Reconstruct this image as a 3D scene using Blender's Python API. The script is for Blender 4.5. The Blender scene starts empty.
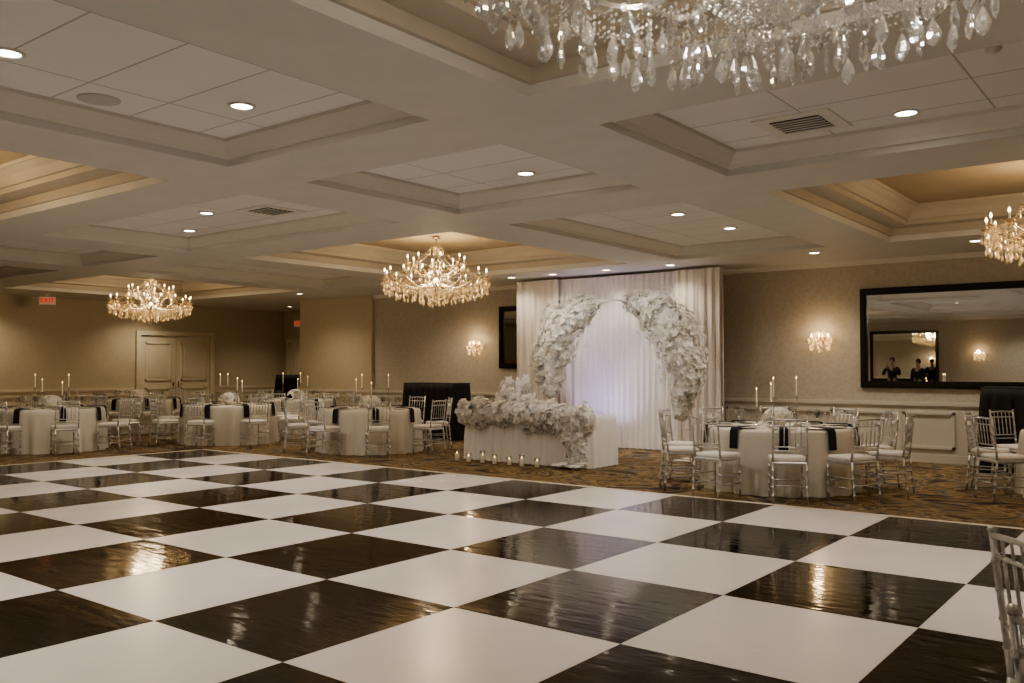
import bpy, math, random
from mathutils import Vector, Matrix
random.seed(7)
C = bpy.context.scene.collection
pi = math.pi

# ---------------------------------------------------------------- materials
def mat(name, col, rough=.5, metal=0, emis=None, es=0, trans=0, coat=0, ior=1.45, sheen=0):
    m = bpy.data.materials.new(name); m.use_nodes = True
    b = m.node_tree.nodes['Principled BSDF']
    b.inputs['Base Color'].default_value = (*col, 1)
    b.inputs['Roughness'].default_value = rough
    b.inputs['Metallic'].default_value = metal
    b.inputs['IOR'].default_value = ior
    b.inputs['Transmission Weight'].default_value = trans
    b.inputs['Coat Weight'].default_value = coat
    b.inputs['Sheen Weight'].default_value = sheen
    if emis:
        b.inputs['Emission Color'].default_value = (*emis, 1)
        b.inputs['Emission Strength'].default_value = es
    return m
def N(m, t, **kw):
    n = m.node_tree.nodes.new(t)
    for k, v in kw.items():
        if hasattr(n, k): setattr(n, k, v)
    return n
def noise_mat(name, c1, c2, scale=8, rough=.6, bump=.1, stretch=(1, 1, 1), detail=5, lo=.35, hi=.65, metal=0, coat=0, r2=None, dist=.02):
    m = mat(name, c1, rough, metal, coat=coat)
    nt = m.node_tree; L = nt.links; b = nt.nodes['Principled BSDF']
    tc = N(m, 'ShaderNodeTexCoord'); mp = N(m, 'ShaderNodeMapping'); mp.inputs['Scale'].default_value = stretch
    nz = N(m, 'ShaderNodeTexNoise'); nz.inputs['Scale'].default_value = scale; nz.inputs['Detail'].default_value = detail
    cr = N(m, 'ShaderNodeValToRGB'); cr.color_ramp.elements[0].position = lo; cr.color_ramp.elements[1].position = hi
    cr.color_ramp.elements[0].color = (*c1, 1); cr.color_ramp.elements[1].color = (*c2, 1)
    L.new(tc.outputs['Object'], mp.inputs[0]); L.new(mp.outputs[0], nz.inputs['Vector'])
    L.new(nz.outputs['Fac'], cr.inputs[0]); L.new(cr.outputs[0], b.inputs['Base Color'])
    if bump:
        bp = N(m, 'ShaderNodeBump'); bp.inputs['Strength'].default_value = bump; bp.inputs['Distance'].default_value = dist
        L.new(nz.outputs['Fac'], bp.inputs['Height']); L.new(bp.outputs[0], b.inputs['Normal'])
    if r2 is not None:
        mr = N(m, 'ShaderNodeMapRange'); mr.inputs['From Min'].default_value = .3; mr.inputs['From Max'].default_value = .7
        mr.inputs['To Min'].default_value = rough; mr.inputs['To Max'].default_value = r2
        L.new(nz.outputs['Fac'], mr.inputs[0]); L.new(mr.outputs[0], b.inputs['Roughness'])
    return m
def petal_mat(name, col, tl):
    m = bpy.data.materials.new(name); m.use_nodes = True; nt = m.node_tree; L = nt.links; nt.nodes.clear()
    out = N(m, 'ShaderNodeOutputMaterial'); d = N(m, 'ShaderNodeBsdfDiffuse'); t = N(m, 'ShaderNodeBsdfTranslucent'); mx = N(m, 'ShaderNodeMixShader')
    d.inputs[0].default_value = (*col, 1); t.inputs[0].default_value = (*col, 1); mx.inputs[0].default_value = tl
    L.new(d.outputs[0], mx.inputs[1]); L.new(t.outputs[0], mx.inputs[2]); L.new(mx.outputs[0], out.inputs[0]); return m

M = {}
M['soffit'] = noise_mat('soffit_paint', (.68, .67, .63), (.71, .70, .66), 3, .6, .03)
M['mould'] = mat('moulding_paint', (.72, .70, .63), .5)
M['mouldb'] = mat('coffer_moulding_paint', (.54, .49, .41), .5)
M['tan'] = noise_mat('tan_ceiling', (.42, .34, .23), (.46, .38, .26), 2, .7, .02)
def tile_ceiling():
    m = mat('acoustic_tile', (.75, .72, .66), .8); nt = m.node_tree; L = nt.links; b = nt.nodes['Principled BSDF']
    tc = N(m, 'ShaderNodeTexCoord'); br = N(m, 'ShaderNodeTexBrick'); br.offset = 0
    br.inputs['Scale'].default_value = 1; br.inputs['Brick Width'].default_value = 1.225; br.inputs['Row Height'].default_value = .6125
    br.inputs['Mortar Size'].default_value = .008; br.inputs['Color1'].default_value = (.88, .87, .85, 1); br.inputs['Color2'].default_value = (.84, .83, .81, 1)
    br.inputs['Mortar'].default_value = (.54, .52, .48, 1)
    L.new(tc.outputs['Object'], br.inputs['Vector']); L.new(br.outputs['Color'], b.inputs['Base Color'])
    nz = N(m, 'ShaderNodeTexNoise'); nz.inputs['Scale'].default_value = 60
    bp = N(m, 'ShaderNodeBump'); bp.inputs['Strength'].default_value = .15; L.new(nz.outputs['Fac'], bp.inputs['Height']); L.new(bp.outputs[0], b.inputs['Normal'])
    return m
M['tile'] = tile_ceiling()
def wallpaper(name, c1, c2):
    m = mat(name, c1, .55); nt = m.node_tree; L = nt.links; b = nt.nodes['Principled BSDF']
    tc = N(m, 'ShaderNodeTexCoord'); nz = N(m, 'ShaderNodeTexNoise'); nz.inputs['Scale'].default_value = 10; nz.inputs['Distortion'].default_value = 2.5; nz.inputs['Detail'].default_value = 2
    vo = N(m, 'ShaderNodeTexVoronoi'); vo.inputs['Scale'].default_value = 14
    mx = N(m, 'ShaderNodeMath', operation='MULTIPLY'); L.new(nz.outputs['Fac'], mx.inputs[0]); L.new(vo.outputs['Distance'], mx.inputs[1])
    cr = N(m, 'ShaderNodeValToRGB'); cr.color_ramp.elements[0].position = .15; cr.color_ramp.elements[1].position = .3
    cr.color_ramp.elements[0].color = (*c1, 1); cr.color_ramp.elements[1].color = (*c2, 1)
    L.new(tc.outputs['Object'], nz.inputs['Vector']); L.new(tc.outputs['Object'], vo.inputs['Vector'])
    L.new(mx.outputs[0], cr.inputs[0]); L.new(cr.outputs[0], b.inputs['Base Color'])
    return m
M['wp'] = wallpaper('wallpaper_damask', (.455, .41, .335), (.50, .455, .375))
M['wpl'] = wallpaper('wallpaper_olive', (.51, .445, .32), (.535, .47, .34))
M['wain'] = mat('wainscot_paint', (.58, .54, .46), .45)
M['doorp'] = mat('door_paint', (.66, .59, .45), .45)
def carpet():
    m = mat('carpet_pattern', (.2, .14, .07), .95); nt = m.node_tree; L = nt.links; b = nt.nodes['Principled BSDF']
    tc = N(m, 'ShaderNodeTexCoord'); nz = N(m, 'ShaderNodeTexNoise'); nz.inputs['Scale'].default_value = .9; nz.inputs['Distortion'].default_value = 3.5; nz.inputs['Detail'].default_value = 2.5
    cr = N(m, 'ShaderNodeValToRGB'); e = cr.color_ramp.elements
    e[0].position = .3; e[0].color = (.03, .02, .015, 1); e[1].position = .7; e[1].color = (.045, .028, .016, 1)
    for p, c in ((.38, (.085, .055, .033)), (.44, (.16, .135, .10)), (.49, (.33, .22, .09)), (.54, (.055, .036, .022)), (.61, (.25, .165, .075))):
        x = e.new(p); x.color = (*c, 1)
    n2 = N(m, 'ShaderNodeTexNoise'); n2.inputs['Scale'].default_value = 150
    bp = N(m, 'ShaderNodeBump'); bp.inputs['Strength'].default_value = .5; bp.inputs['Distance'].default_value = .01
    L.new(tc.outputs['Object'], nz.inputs['Vector']); L.new(nz.outputs['Fac'], cr.inputs[0]); L.new(cr.outputs[0], b.inputs['Base Color'])
    L.new(n2.outputs['Fac'], bp.inputs['Height']); L.new(bp.outputs[0], b.inputs['Normal'])
    return m
M['carpet'] = carpet()
M['ftw'] = noise_mat('white_panel_floor', (.78, .745, .73), (.82, .78, .765), .8, .18, .05, (1, 1, 1), r2=.28, detail=2, dist=.02)
M['ftb'] = noise_mat('dark_wood_panel', (.005, .0035, .0025), (.018, .010, .006), 2.6, .04, .50, (1.2, 4, 1), r2=.12, dist=.006, detail=3)
M['trimw'] = mat('floor_trim', (.66, .58, .46), .4)
M['silver'] = noise_mat('silver_paint', (.58, .58, .57), (.68, .68, .67), 30, .3, 0, metal=.7)
M['cush'] = mat('cushion_fabric', (.82, .79, .74), .85, sheen=.3)
M['cloth'] = noise_mat('tablecloth_linen', (.70, .67, .59), (.75, .72, .64), 60, .85, .05)
M['clothw'] = noise_mat('white_linen', (.86, .85, .82), (.90, .89, .86), 60, .85, .05)
M['drape'] = noise_mat('sheer_drape', (.76, .73, .70), (.80, .77, .74), 40, .8, .03)
M['drapei'] = noise_mat('ivory_drape', (.66, .61, .54), (.71, .66, .59), 40, .8, .03)
M['black'] = noise_mat('black_cloth', (.012, .011, .011), (.02, .018, .017), 30, .8, .1)
M['navy'] = mat('napkin_dark', (.015, .016, .022), .8)
M['blackgloss'] = mat('black_frame_lacquer', (.012, .010, .009), .25)
M['mirror'] = mat('mirror_glass', (.88, .89, .87), .01, 1)
M['petal'] = petal_mat('white_petal', (.99, .98, .95), .3)
M['petalc'] = petal_mat('petal_cream', (.98, .94, .84), .3)
M['gold'] = mat('brass', (.75, .52, .24), .25, 1)
M['chrome'] = mat('antique_silver', (.72, .66, .55), .18, 1)
def thin_glass(name, tint, fac, diff=0, rough=.04):
    m = bpy.data.materials.new(name); m.use_nodes = True; nt = m.node_tree; L = nt.links; nt.nodes.clear()
    out = N(m, 'ShaderNodeOutputMaterial'); tr = N(m, 'ShaderNodeBsdfTransparent'); gl = N(m, 'ShaderNodeBsdfGlossy'); mx = N(m, 'ShaderNodeMixShader'); lw = N(m, 'ShaderNodeLayerWeight')
    pw = N(m, 'ShaderNodeMath', operation='POWER'); pw.inputs[1].default_value = 4
    ma = N(m, 'ShaderNodeMath', operation='MULTIPLY_ADD'); ma.inputs[1].default_value = .5; ma.inputs[2].default_value = fac; ma.use_clamp = True
    gl.inputs['Roughness'].default_value = rough; tr.inputs[0].default_value = (*tint, 1)
    L.new(lw.outputs['Facing'], pw.inputs[0]); L.new(pw.outputs[0], ma.inputs[0]); L.new(ma.outputs[0], mx.inputs[0]); L.new(tr.outputs[0], mx.inputs[1]); L.new(gl.outputs[0], mx.inputs[2])
    last = mx
    if diff:
        t2 = N(m, 'ShaderNodeBsdfTranslucent'); t2.inputs[0].default_value = (.97, .97, .97, 1); d2 = N(m, 'ShaderNodeBsdfDiffuse'); d2.inputs[0].default_value = (.97, .97, .97, 1)
        m2 = N(m, 'ShaderNodeMixShader'); m2.inputs[0].default_value = .5; L.new(t2.outputs[0], m2.inputs[1]); L.new(d2.outputs[0], m2.inputs[2])
        m3 = N(m, 'ShaderNodeMixShader'); m3.inputs[0].default_value = diff; L.new(mx.outputs[0], m3.inputs[1]); L.new(m2.outputs[0], m3.inputs[2]); last = m3
    L.new(last.outputs[0], out.inputs[0])
    return m
M['glass'] = thin_glass('clear_glass', (.95, .95, .94), .05)
M['crystal'] = thin_glass('cut_crystal', (.86, .865, .87), .34, .10, .04)
M['crystalw'] = mat('cut_crystal_glow', (.98, .86, .66), .04, trans=.6, ior=1.6, emis=(1, .62, .25), es=.12)  # faint emission paints warm lamp sparkle into the far chandelier crystals
M['crystals'] = mat('sconce_crystal_glow', (.98, .88, .70), .04, trans=.5, ior=1.6, emis=(1, .66, .28), es=.4)  # emission stands in for bulb light caught by the sconce crystals
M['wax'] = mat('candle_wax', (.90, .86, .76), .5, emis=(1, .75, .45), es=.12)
def lamp(name, c, s):
    m = mat(name, c, .5, emis=c, es=s)
    try: m.cycles.emission_sampling = 'NONE'
    except Exception: pass
    return m
M['bulb'] = lamp('warm_bulb', (1, .70, .36), 9)
M['flame'] = lamp('candle_flame', (1, .6, .2), 8)
M['lens'] = lamp('downlight_lens', (1, .88, .68), 14)
M['whitep'] = mat('white_metal', (.75, .72, .66), .4)
M['ventp'] = mat('vent_paint', (.80, .78, .73), .4)
M['dark'] = mat('vent_shade_paint', (.03, .028, .025), .7)  # near-black colour standing in for shade between the vent slats
M['plate'] = mat('porcelain', (.85, .82, .76), .2)
M['exitf'] = mat('exit_face', (.70, .60, .44), .5, emis=(1, .82, .55), es=.08)
M['exitr'] = lamp('exit_red', (.9, .02, .01), .45)
M['skin'] = mat('skin', (.30, .18, .13), .6)
M['hair'] = mat('hair_dark', (.03, .02, .015), .6)
M['suit'] = mat('black_suit', (.015, .015, .017), .8)

# ---------------------------------------------------------------- mesh builder
class MB:
    def __init__(s): s.v = []; s.f = []; s.m = []; s.sm = []
    def add(s, vs, fs, mi=0, sm=False):
        o = len(s.v); s.v += [tuple(v) for v in vs]
        for f in fs: s.f.append([i + o for i in f]); s.m.append(mi); s.sm.append(sm)
    def box(s, x0, x1, y0, y1, z0, z1, mi=0):
        vs = [(x, y, z) for z in (z0, z1) for y in (y0, y1) for x in (x0, x1)]
        s.add(vs, [(0, 2, 3, 1), (4, 5, 7, 6), (0, 1, 5, 4), (2, 6, 7, 3), (0, 4, 6, 2), (1, 3, 7, 5)], mi)
    def bevbox(s, x0, x1, y0, y1, z0, z1, b, mi=0):
        def ring(i, z): return [(x0+i+b, y0+i, z), (x1-i-b, y0+i, z), (x1-i, y0+i+b, z), (x1-i, y1-i-b, z), (x1-i-b, y1-i, z), (x0+i+b, y1-i, z), (x0+i, y1-i-b, z), (x0+i, y0+i+b, z)]
        rs = [ring(b*.4, z0), ring(0, z0+b*.6), ring(0, z1-b), ring(b*.4, z1-b*.3), ring(b*1.2, z1)]
        vs = sum(rs, []); fs = []
        for k in range(len(rs)-1):
            for i in range(8): fs.append((k*8+i, k*8+(i+1) % 8, (k+1)*8+(i+1) % 8, (k+1)*8+i))
        fs.append(tuple(range(7, -1, -1))); fs.append(tuple(range(len(vs)-8, len(vs))))
        s.add(vs, fs, mi, False)
    def tube(s, pts, rad, n=8, mi=0, sm=True, closed=False):
        pts = [Vector(p) for p in pts]
        if not hasattr(rad, '__len__'): rad = [rad]*len(pts)
        vs = []; N_ = len(pts); up = None
        for i, p in enumerate(pts):
            if closed: t = pts[(i+1) % N_]-pts[i-1]
            else: t = pts[min(i+1, N_-1)]-pts[max(i-1, 0)]
            t = t.normalized() if t.length > 1e-9 else Vector((0, 0, 1))
            if up is None:
                up = Vector((0, 0, 1)) if abs(t.z) < .9 else Vector((1, 0, 0))
            a = t.cross(up); a = a.normalized(); b2 = a.cross(t).normalized(); up = b2
            for k in range(n):
                an = 2*pi*k/n; vs.append(p+a*(math.cos(an)*rad[i])+b2*(math.sin(an)*rad[i]))
        fs = []
        for i in range(N_ if closed else N_-1):
            j = (i+1) % N_
            for k in range(n): fs.append((i*n+k, i*n+(k+1) % n, j*n+(k+1) % n, j*n+k))
        if not closed: fs.append(tuple(range(n-1, -1, -1))); fs.append(tuple((N_-1)*n+k for k in range(n)))
        s.add(vs, fs, mi, sm)
    def lathe(s, prof, n=16, c=(0, 0, 0), mi=0, sm=True, sy=1, rz=0):
        vs = []
        for r, z in prof:
            for k in range(n):
                x = r*math.cos(2*pi*k/n); y = r*math.sin(2*pi*k/n)*sy
                vs.append((c[0]+x*math.cos(rz)-y*math.sin(rz), c[1]+x*math.sin(rz)+y*math.cos(rz), c[2]+z))
        fs = []
        for i in range(len(prof)-1):
            for k in range(n): fs.append((i*n+k, i*n+(k+1) % n, (i+1)*n+(k+1) % n, (i+1)*n+k))
        if prof[0][0] > 1e-4: fs.append(tuple(range(n-1, -1, -1)))
        if prof[-1][0] > 1e-4: fs.append(tuple((len(prof)-1)*n+k for k in range(n)))
        s.add(vs, fs, mi, sm)
    def octa(s, c, r, mi=0, h=None):
        h = h or r; x, y, z = c
        s.add([(x+r, y, z), (x, y+r, z), (x-r, y, z), (x, y-r, z), (x, y, z+h), (x, y, z-h)],
              [(0, 1, 4), (1, 2, 4), (2, 3, 4), (3, 0, 4), (1, 0, 5), (2, 1, 5), (3, 2, 5), (0, 3, 5)], mi)
    def sphere(s, c, r, n=12, mi=0, sz=1):
        prof = [(r*math.sin(pi*i/(n//2)), -r*sz*math.cos(pi*i/(n//2))) for i in range(n//2+1)]
        s.lathe(prof, n, c, mi)
    def build(s, name, mats):
        me = bpy.data.meshes.new(name); me.from_pydata(s.v, [], s.f)
        for m in mats: me.materials.append(M[m])
        me.polygons.foreach_set('material_index', s.m); me.polygons.foreach_set('use_smooth', s.sm)
        me.update(); return me

def thing(name, me, loc=(0, 0, 0), rz=0, label='', cat='', group=None, kind=None):
    o = bpy.data.objects.new(name, me); C.objects.link(o); o.location = loc; o.rotation_euler = (0, 0, rz)
    if label: o['label'] = label
    if cat: o['category'] = cat
    if group: o['group'] = group
    if kind: o['kind'] = kind
    return o
def part(name, me, par, loc=(0, 0, 0), rot=(0, 0, 0), label=None, kind=None):
    o = bpy.data.objects.new(name, me); C.objects.link(o); o.parent = par; o.location = loc; o.rotation_euler = rot
    if label: o['label'] = label
    if kind: o['kind'] = kind
    return o
def copy_tree(o, loc, rz, par=None):
    n = o.copy(); C.objects.link(n)
    if par is not None: n.parent = par
    else: n.location = loc; n.rotation_euler = (0, 0, rz)
    for ch in o.children: copy_tree(ch, None, None, n)
    return n
def struct(name, me, loc=(0, 0, 0)):
    o = bpy.data.objects.new(name, me); C.objects.link(o); o.location = loc; o['kind'] = 'structure'; return o
def simple(name, boxes, mats):
    b = MB()
    for bx in boxes: b.box(*bx)
    return b.build(name, mats)

# ---------------------------------------------------------------- room shell
W = 15.3; XL = -23.2; XR = 5.5; YF = -6; XC = -18.95; YR = 18; ZC = 3.3; ZT = 3.95
struct('floor', simple('floor', [(XL-.2, XR+.2, YF-.2, YR+.2, -.1, 0)], ['carpet']))
def wall(name, x0, x1, y0, y1, m): return struct(name, simple(name, [(x0, x1, y0, y1, 0, ZT)], [m]))
wall('wall_back', XC, XR+.2, W, W+.2, 'wp')
wall('wall_left', XL-.2, XL, YF-.2, YR+.2, 'wpl')
wall('wall_right', XR, XR+.2, YF-.2, W, 'wp')
wall('wall_front', XL, XR, YF-.2, YF, 'wp')
wall('wall_recess_side', XC, XC+.2, W+.2, YR, 'wpl')
wall('wall_recess_back', XL, XC+.2, YR, YR+.2, 'wpl')
struct('wall_pilaster', simple('pil', [(XC, -16.2, W-.08, W, 0, ZC)], ['wpl']))

colsx = [(-21.2, -16.6, 1), (-15.7, -13.25, 0), (-12.35, -7.8, 1), (-6.85, -4.4, 0), (-3.5, 1.1, 1), (2.0, 4.45, 0)]
rowsy = [(-3.1, -.85, 0), (.1, 4.7, 1), (5.55, 7.8, 0), (8.75, 13.3, 1)]
xs = sorted([XL, XR]+[c[0] for c in colsx]+[c[1] for c in colsx]); ys = sorted([YF, YR]+[c[0] for c in rowsy]+[c[1] for c in rowsy])
cb = MB()
for i in range(len(xs)-1):
    for j in range(len(ys)-1):
        x0, x1, y0, y1 = xs[i], xs[i+1], ys[j], ys[j+1]
        cx = [c for c in colsx if c[0] == x0]; cy = [c for c in rowsy if c[0] == y0]
        if cx and cy:
            big = cx[0][2] and cy[0][2]
            prof = [(0, 0), (0, .06), (.04, .06), (.06, .09), (.15, .17), (.16, .17), (.16, .20)] if not big else \
                   [(0, 0), (0, .08), (.04, .08), (.04, .18), (.30, .18), (.30, .24), (.34, .24), (.40, .32), (.48, .38), (.50, .38), (.50, .42)]
            z = ZC
            for k in range(len(prof)-1):
                (a, za), (b_, zb) = prof[k], prof[k+1]
                A = [(x0+a, y0+a, z+za), (x1-a, y0+a, z+za), (x1-a, y1-a, z+za), (x0+a, y1-a, z+za)]
                B = [(x0+b_, y0+b_, z+zb), (x1-b_, y0+b_, z+zb), (x1-b_, y1-b_, z+zb), (x0+b_, y1-b_, z+zb)]
                cb.add(A+B, [(q, (q+1) % 4, (q+1) % 4+4, q+4) for q in range(4)], (4 if big else 1) if k > 0 else 0)
            a, za = prof[-1]
            cb.add([(x0+a, y0+a, z+za), (x0+a, y1-a, z+za), (x1-a, y1-a, z+za), (x1-a, y0+a, z+za)], [(0, 1, 2, 3)], 3 if big else 2)
        else:
            cb.add([(x0, y0, ZC), (x0, y1, ZC), (x1, y1, ZC), (x1, y0, ZC)], [(0, 1, 2, 3)], 0)
cb.box(XL, XR, YF, YR, ZT, ZT+.1, 0)
struct('ceiling', cb.build('ceiling', ['soffit', 'mould', 'tile', 'tan', 'mouldb']))
PZ = ZC+.20; PB = ZC+.42

def run(name, x0, x1, y, zs, d, m, side=-1):
    boxes = [(x0, x1, min(y, y+side*dd), max(y, y+side*dd), z0, z1) for z0, z1, dd in zs]
    return struct(name, simple(name, boxes, [m]))
crown = [(ZC-.08, ZC-.04, .025), (ZC-.04, ZC, .05)]
run('trim_1', XC, XR, W, crown, 0, 'mould')
def wainscot(idx, x0, x1, y, flip=-1, axis='x', pw=.95, m='wain', skip=[]):
    b = MB()
    def bx(a0, a1, d0, d1, z0, z1):
        lo, hi = sorted((y+flip*d0, y+flip*d1))
        if axis == 'x': b.box(a0, a1, lo, hi, z0, z1)
        else: b.box(lo, hi, a0, a1, z0, z1)
    segs = []; s = x0
    for a, c in skip: segs.append((s, a)); s = c
    segs.append((s, x1))
    for s0, s1 in segs:
        if s1-s0 < .1: continue
        bx(s0, s1, 0, .025, .12, .90); bx(s0, s1, 0, .06, .90, .96); bx(s0, s1, 0, .04, .87, .90); bx(s0, s1, 0, .045, 0, .13)
        n = max(1, round((s1-s0)/pw)); w = (s1-s0)/n
        for i in range(n):
            a, c = s0+i*w+.09, s0+(i+1)*w-.09; t = .04
            bx(a, c, .025, .06, .22, .22+t); bx(a, c, .025, .06, .80-t, .80); bx(a, a+t, .025, .06, .22, .80); bx(c-t, c, .025, .06, .22, .80)
    struct('trim_%d' % idx, b.build('wainscot', [m]))
wainscot(2, -16.2, XR, W)
wainscot(3, XC, -16.2, W-.08, m='doorp')
wainscot(4, YF, YR, XL, 1, 'y', m='doorp', skip=[(12.95, 15.45)])
wainscot(5, XL, XC, YR, m='doorp', skip=[(-22.95, -21.85)])
wainscot(6, XL, XR, YF, 1)

def door(name, n, lw, h, loc, rz, handle=True):
    b = MB(); tot = n*lw
    b.box(-tot/2-.12, -tot/2, 0, .09, 0, h+.12, 0); b.box(tot/2, tot/2+.12, 0, .09, 0, h+.12, 0); b.box(-tot/2, tot/2, 0, .09, h, h+.12, 0)
    o = struct(name, b.build('door_frame', ['doorp'])); o.location = loc; o.rotation_euler = (0, 0, rz)
    for k in range(n):
        d = MB(); x0 = -tot/2+k*lw+.008; x1 = x0+lw-.016
        d.box(x0, x1, 0, .03, .01, h-.01, 0)
        for z0, z1 in ((.2, .95), (1.15, h-.2)):
            t = .04; a, c = x0+.15, x1-.15
            d.box(a, c, .03, .055, z0, z0+t); d.box(a, c, .03, .055, z1-t, z1); d.box(a, a+t, .03, .055, z0, z1); d.box(c-t, c, .03, .055, z0, z1)
            d.box(a+.1, c-.1, .03, .045, z0+.1, z1-.1)
        leaf = part('door_leaf', d.build('door_leaf', ['doorp']), o)
        hx = x1-.07 if k == 0 else x0+.07
        hb = MB(); hb.tube([(hx, .03, 1.05), (hx, .09, 1.05)], .012, 8); hb.tube([(hx, .09, 1.05), (hx-.1 if k == 0 else hx+.1, .09, 1.05)], .01, 8); hb.box(hx-.02, hx+.02, .03, .042, .98, 1.12)
        part('door_handle', hb.build('handle', ['gold']), leaf, label='brass lever door handle')
    return o
door('door_1', 2, 1.1, 2.42, (XL, 14.2, 0), -pi/2)
door('door_2', 1, .9, 2.3, (-22.4, YR, 0), pi)

# ---------------------------------------------------------------- dance floor
TX, TY = 1.19, 1.30; FX = -7.26; FY = 9.37
b = MB(); zt = .02
for i in range(-6, 6):
    for j in range(-9, 0):
        x0, y0 = FX+i*TX, FY+j*TY; g = .0015
        b.add([(x0+g, y0+g, zt), (x0+TX-g, y0+g, zt), (x0+TX-g, y0+TY-g, zt), (x0+g, y0+TY-g, zt)], [(0, 1, 2, 3)], 1 if (i+j) % 2 else 0)
X0, X1, Y0, Y1 = FX-6*TX, FX+6*TX, FY-9*TY, FY
b.box(X0, X1, Y0, Y1, .001, .018, 2)
df = thing('dance_floor', b.build('dance_floor', ['ftw', 'ftb', 'trimw']), label='glossy dance floor with large white and dark brown checkered panels', cat='dance floor')
b = MB(); t = .09
b.box(X0-t, X1+t, Y1, Y1+t, .001, .02); b.box(X0-t, X1+t, Y0-t, Y0, .001, .02); b.box(X0-t, X0, Y0, Y1, .001, .02); b.box(X1, X1+t, Y0, Y1, .001, .02)
part('edge_trim', b.build('edge_trim', ['trimw']), df, label='thin beige bevelled edge strip')

# ---------------------------------------------------------------- chair
def bamboo(p0, p1, r, rings):
    p0, p1 = Vector(p0), Vector(p1); L = (p1-p0).length; pts = [p0]; rad = [r]
    for k in range(1, rings+1):
        t = k/(rings+1); e = .008/L
        for dt, rr in ((-e, r), (-e*.4, r*1.35), (e*.4, r*1.35), (e, r)): pts.append(p0.lerp(p1, t+dt)); rad.append(rr)
    pts.append(p1); rad.append(r); return pts, rad
def mk(fn, mats, name):
    b = MB(); fn(b); return b.build(name, mats)
legF = mk(lambda b: (b.tube(*bamboo((0, 0, 0), (0, 0, .46), .0125, 4), n=8)), ['silver'], 'leg')
legB = mk(lambda b: (b.tube(*bamboo((0, -.05, 0), (0, 0, .46), .0125, 4), n=8)), ['silver'], 'rear_leg')
def seatf(b):
    b.bevbox(-.2, .2, -.2, .2, .43, .465, .012)
CB = .004
def yb(z, x): return -.19-.055*(z-.46)/.48-CB*(1-x*x)
def backf(b):
    for sx in (-1, 1):
        b.tube(*bamboo((sx*.18, -.19, .46), (sx*.18, -.245, .94), .0115, 4), n=8)
        b.sphere((sx*.18, -.246, .945), .015, 8)
    def rl(z, r, sag=.0):
        b.tube([(x*.18, yb(z, x), z+sag*(1-x*x)) for x in [-1, -.5, 0, .5, 1]], r, 8)
    rl(.925, .0105, .008); rl(.86, .008); rl(.63, .008); rl(.585, .008)
    for k in range(5):
        x = (-.66+.33*k)
        b.tube(*bamboo((x*.18, yb(.63, x), .63), (x*.18, yb(.86, x), .86), .0068, 2), n=6)
        b.tube([(x*.18, yb(.86, x), .86), (x*.18, yb(.925, x), .928)], .006, 6)
def stretch(b):
    for z in (.16, .27):
        for sx in (-1, 1): b.tube([(sx*.18, -.185-.05*(1-z/.46), z), (sx*.18, .185, z)], .0075, 6)
    b.tube([(-.18, .185, .22), (.18, .185, .22)], .0075, 6); b.tube([(-.18, -.21, .2), (.18, -.21, .2)], .0075, 6)
seatM = mk(seatf, ['silver'], 'seat'); backM = mk(backf, ['silver'], 'backrest'); strM = mk(stretch, ['silver'], 'stretcher')
cushM = mk(lambda b: b.bevbox(-.195, .195, -.18, .195, .465, .515, .022), ['cush'], 'cushion')
chair_lbl = 'silver chiavari chair with ivory cushion at a round banquet table'
chair0 = thing('dining_chair', None, label=chair_lbl, cat='chair', group='silver chiavari chairs around the tables')
part('seat', seatM, chair0); part('cushion', cushM, chair0, label='ivory padded seat cushion'); part('backrest', backM, chair0); part('stretcher', strM, chair0)
for sx in (-1, 1):
    part('leg', legF, chair0, (sx*.18, .185, 0)); part('leg', legB, chair0, (sx*.18, -.19, 0))
first = [True]
def put_chair(x, y, rz, z=0, label=None):
    if X0-.3 < x < X1+.3 and Y0 < y < Y1+.05 and z == 0 : z = .02
    if first[0]: first[0] = False; chair0.location = (x, y, z); chair0.rotation_euler = (0, 0, rz); o = chair0
    else: o = copy_tree(chair0, (x, y, z), rz)
    if label: o['label'] = label
    return o

# ---------------------------------------------------------------- tables
def round_cloth(R, seed):
    rnd = random.Random(seed); b = MB(); n = 200; rows = 12; vs = [(0, 0, .765)]; fs = []
    ph = [rnd.uniform(0, 6.28) for _ in range(4)]
    rings = [(R*.5, .765), (R*.96, .765), (R, .757), (R+.012, .74)]
    for k in range(1, rows+1): rings.append((R+.015, .74-.735*k/rows))
    for r, z in rings:
        d = max(0, (.74-z)/.735); amp = .045*d**.8
        for k in range(n):
            a = 2*pi*k/n; w = math.sin(18*a+ph[0]+.8*math.sin(3*a+ph[1]))*.7+math.sin(31*a+ph[2])*.3
            rr = r+amp*w+.03*d; vs.append((rr*math.cos(a), rr*math.sin(a), z))
    for k in range(n): fs.append((0, 1+k, 1+(k+1) % n))
    for i in range(len(rings)-1):
        for k in range(n): fs.append((1+i*n+k, 1+(i+1)*n+k, 1+(i+1)*n+(k+1) % n, 1+i*n+(k+1) % n))
    b.add(vs, fs, 0, True); return b.build('tablecloth', ['cloth'])
clothA = round_cloth(.9, 1); clothB = round_cloth(.9, 5)
def table_frame(b):
    b.lathe([(.88, .73), (.88, .755)], 48); b.lathe([(.06, .03), (.05, .4), (.07, .73)], 16); b.lathe([(.3, 0), (.3, .02), (.08, .04)], 24)
tabM = mk(table_frame, ['blackgloss'], 'table_frame')

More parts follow.
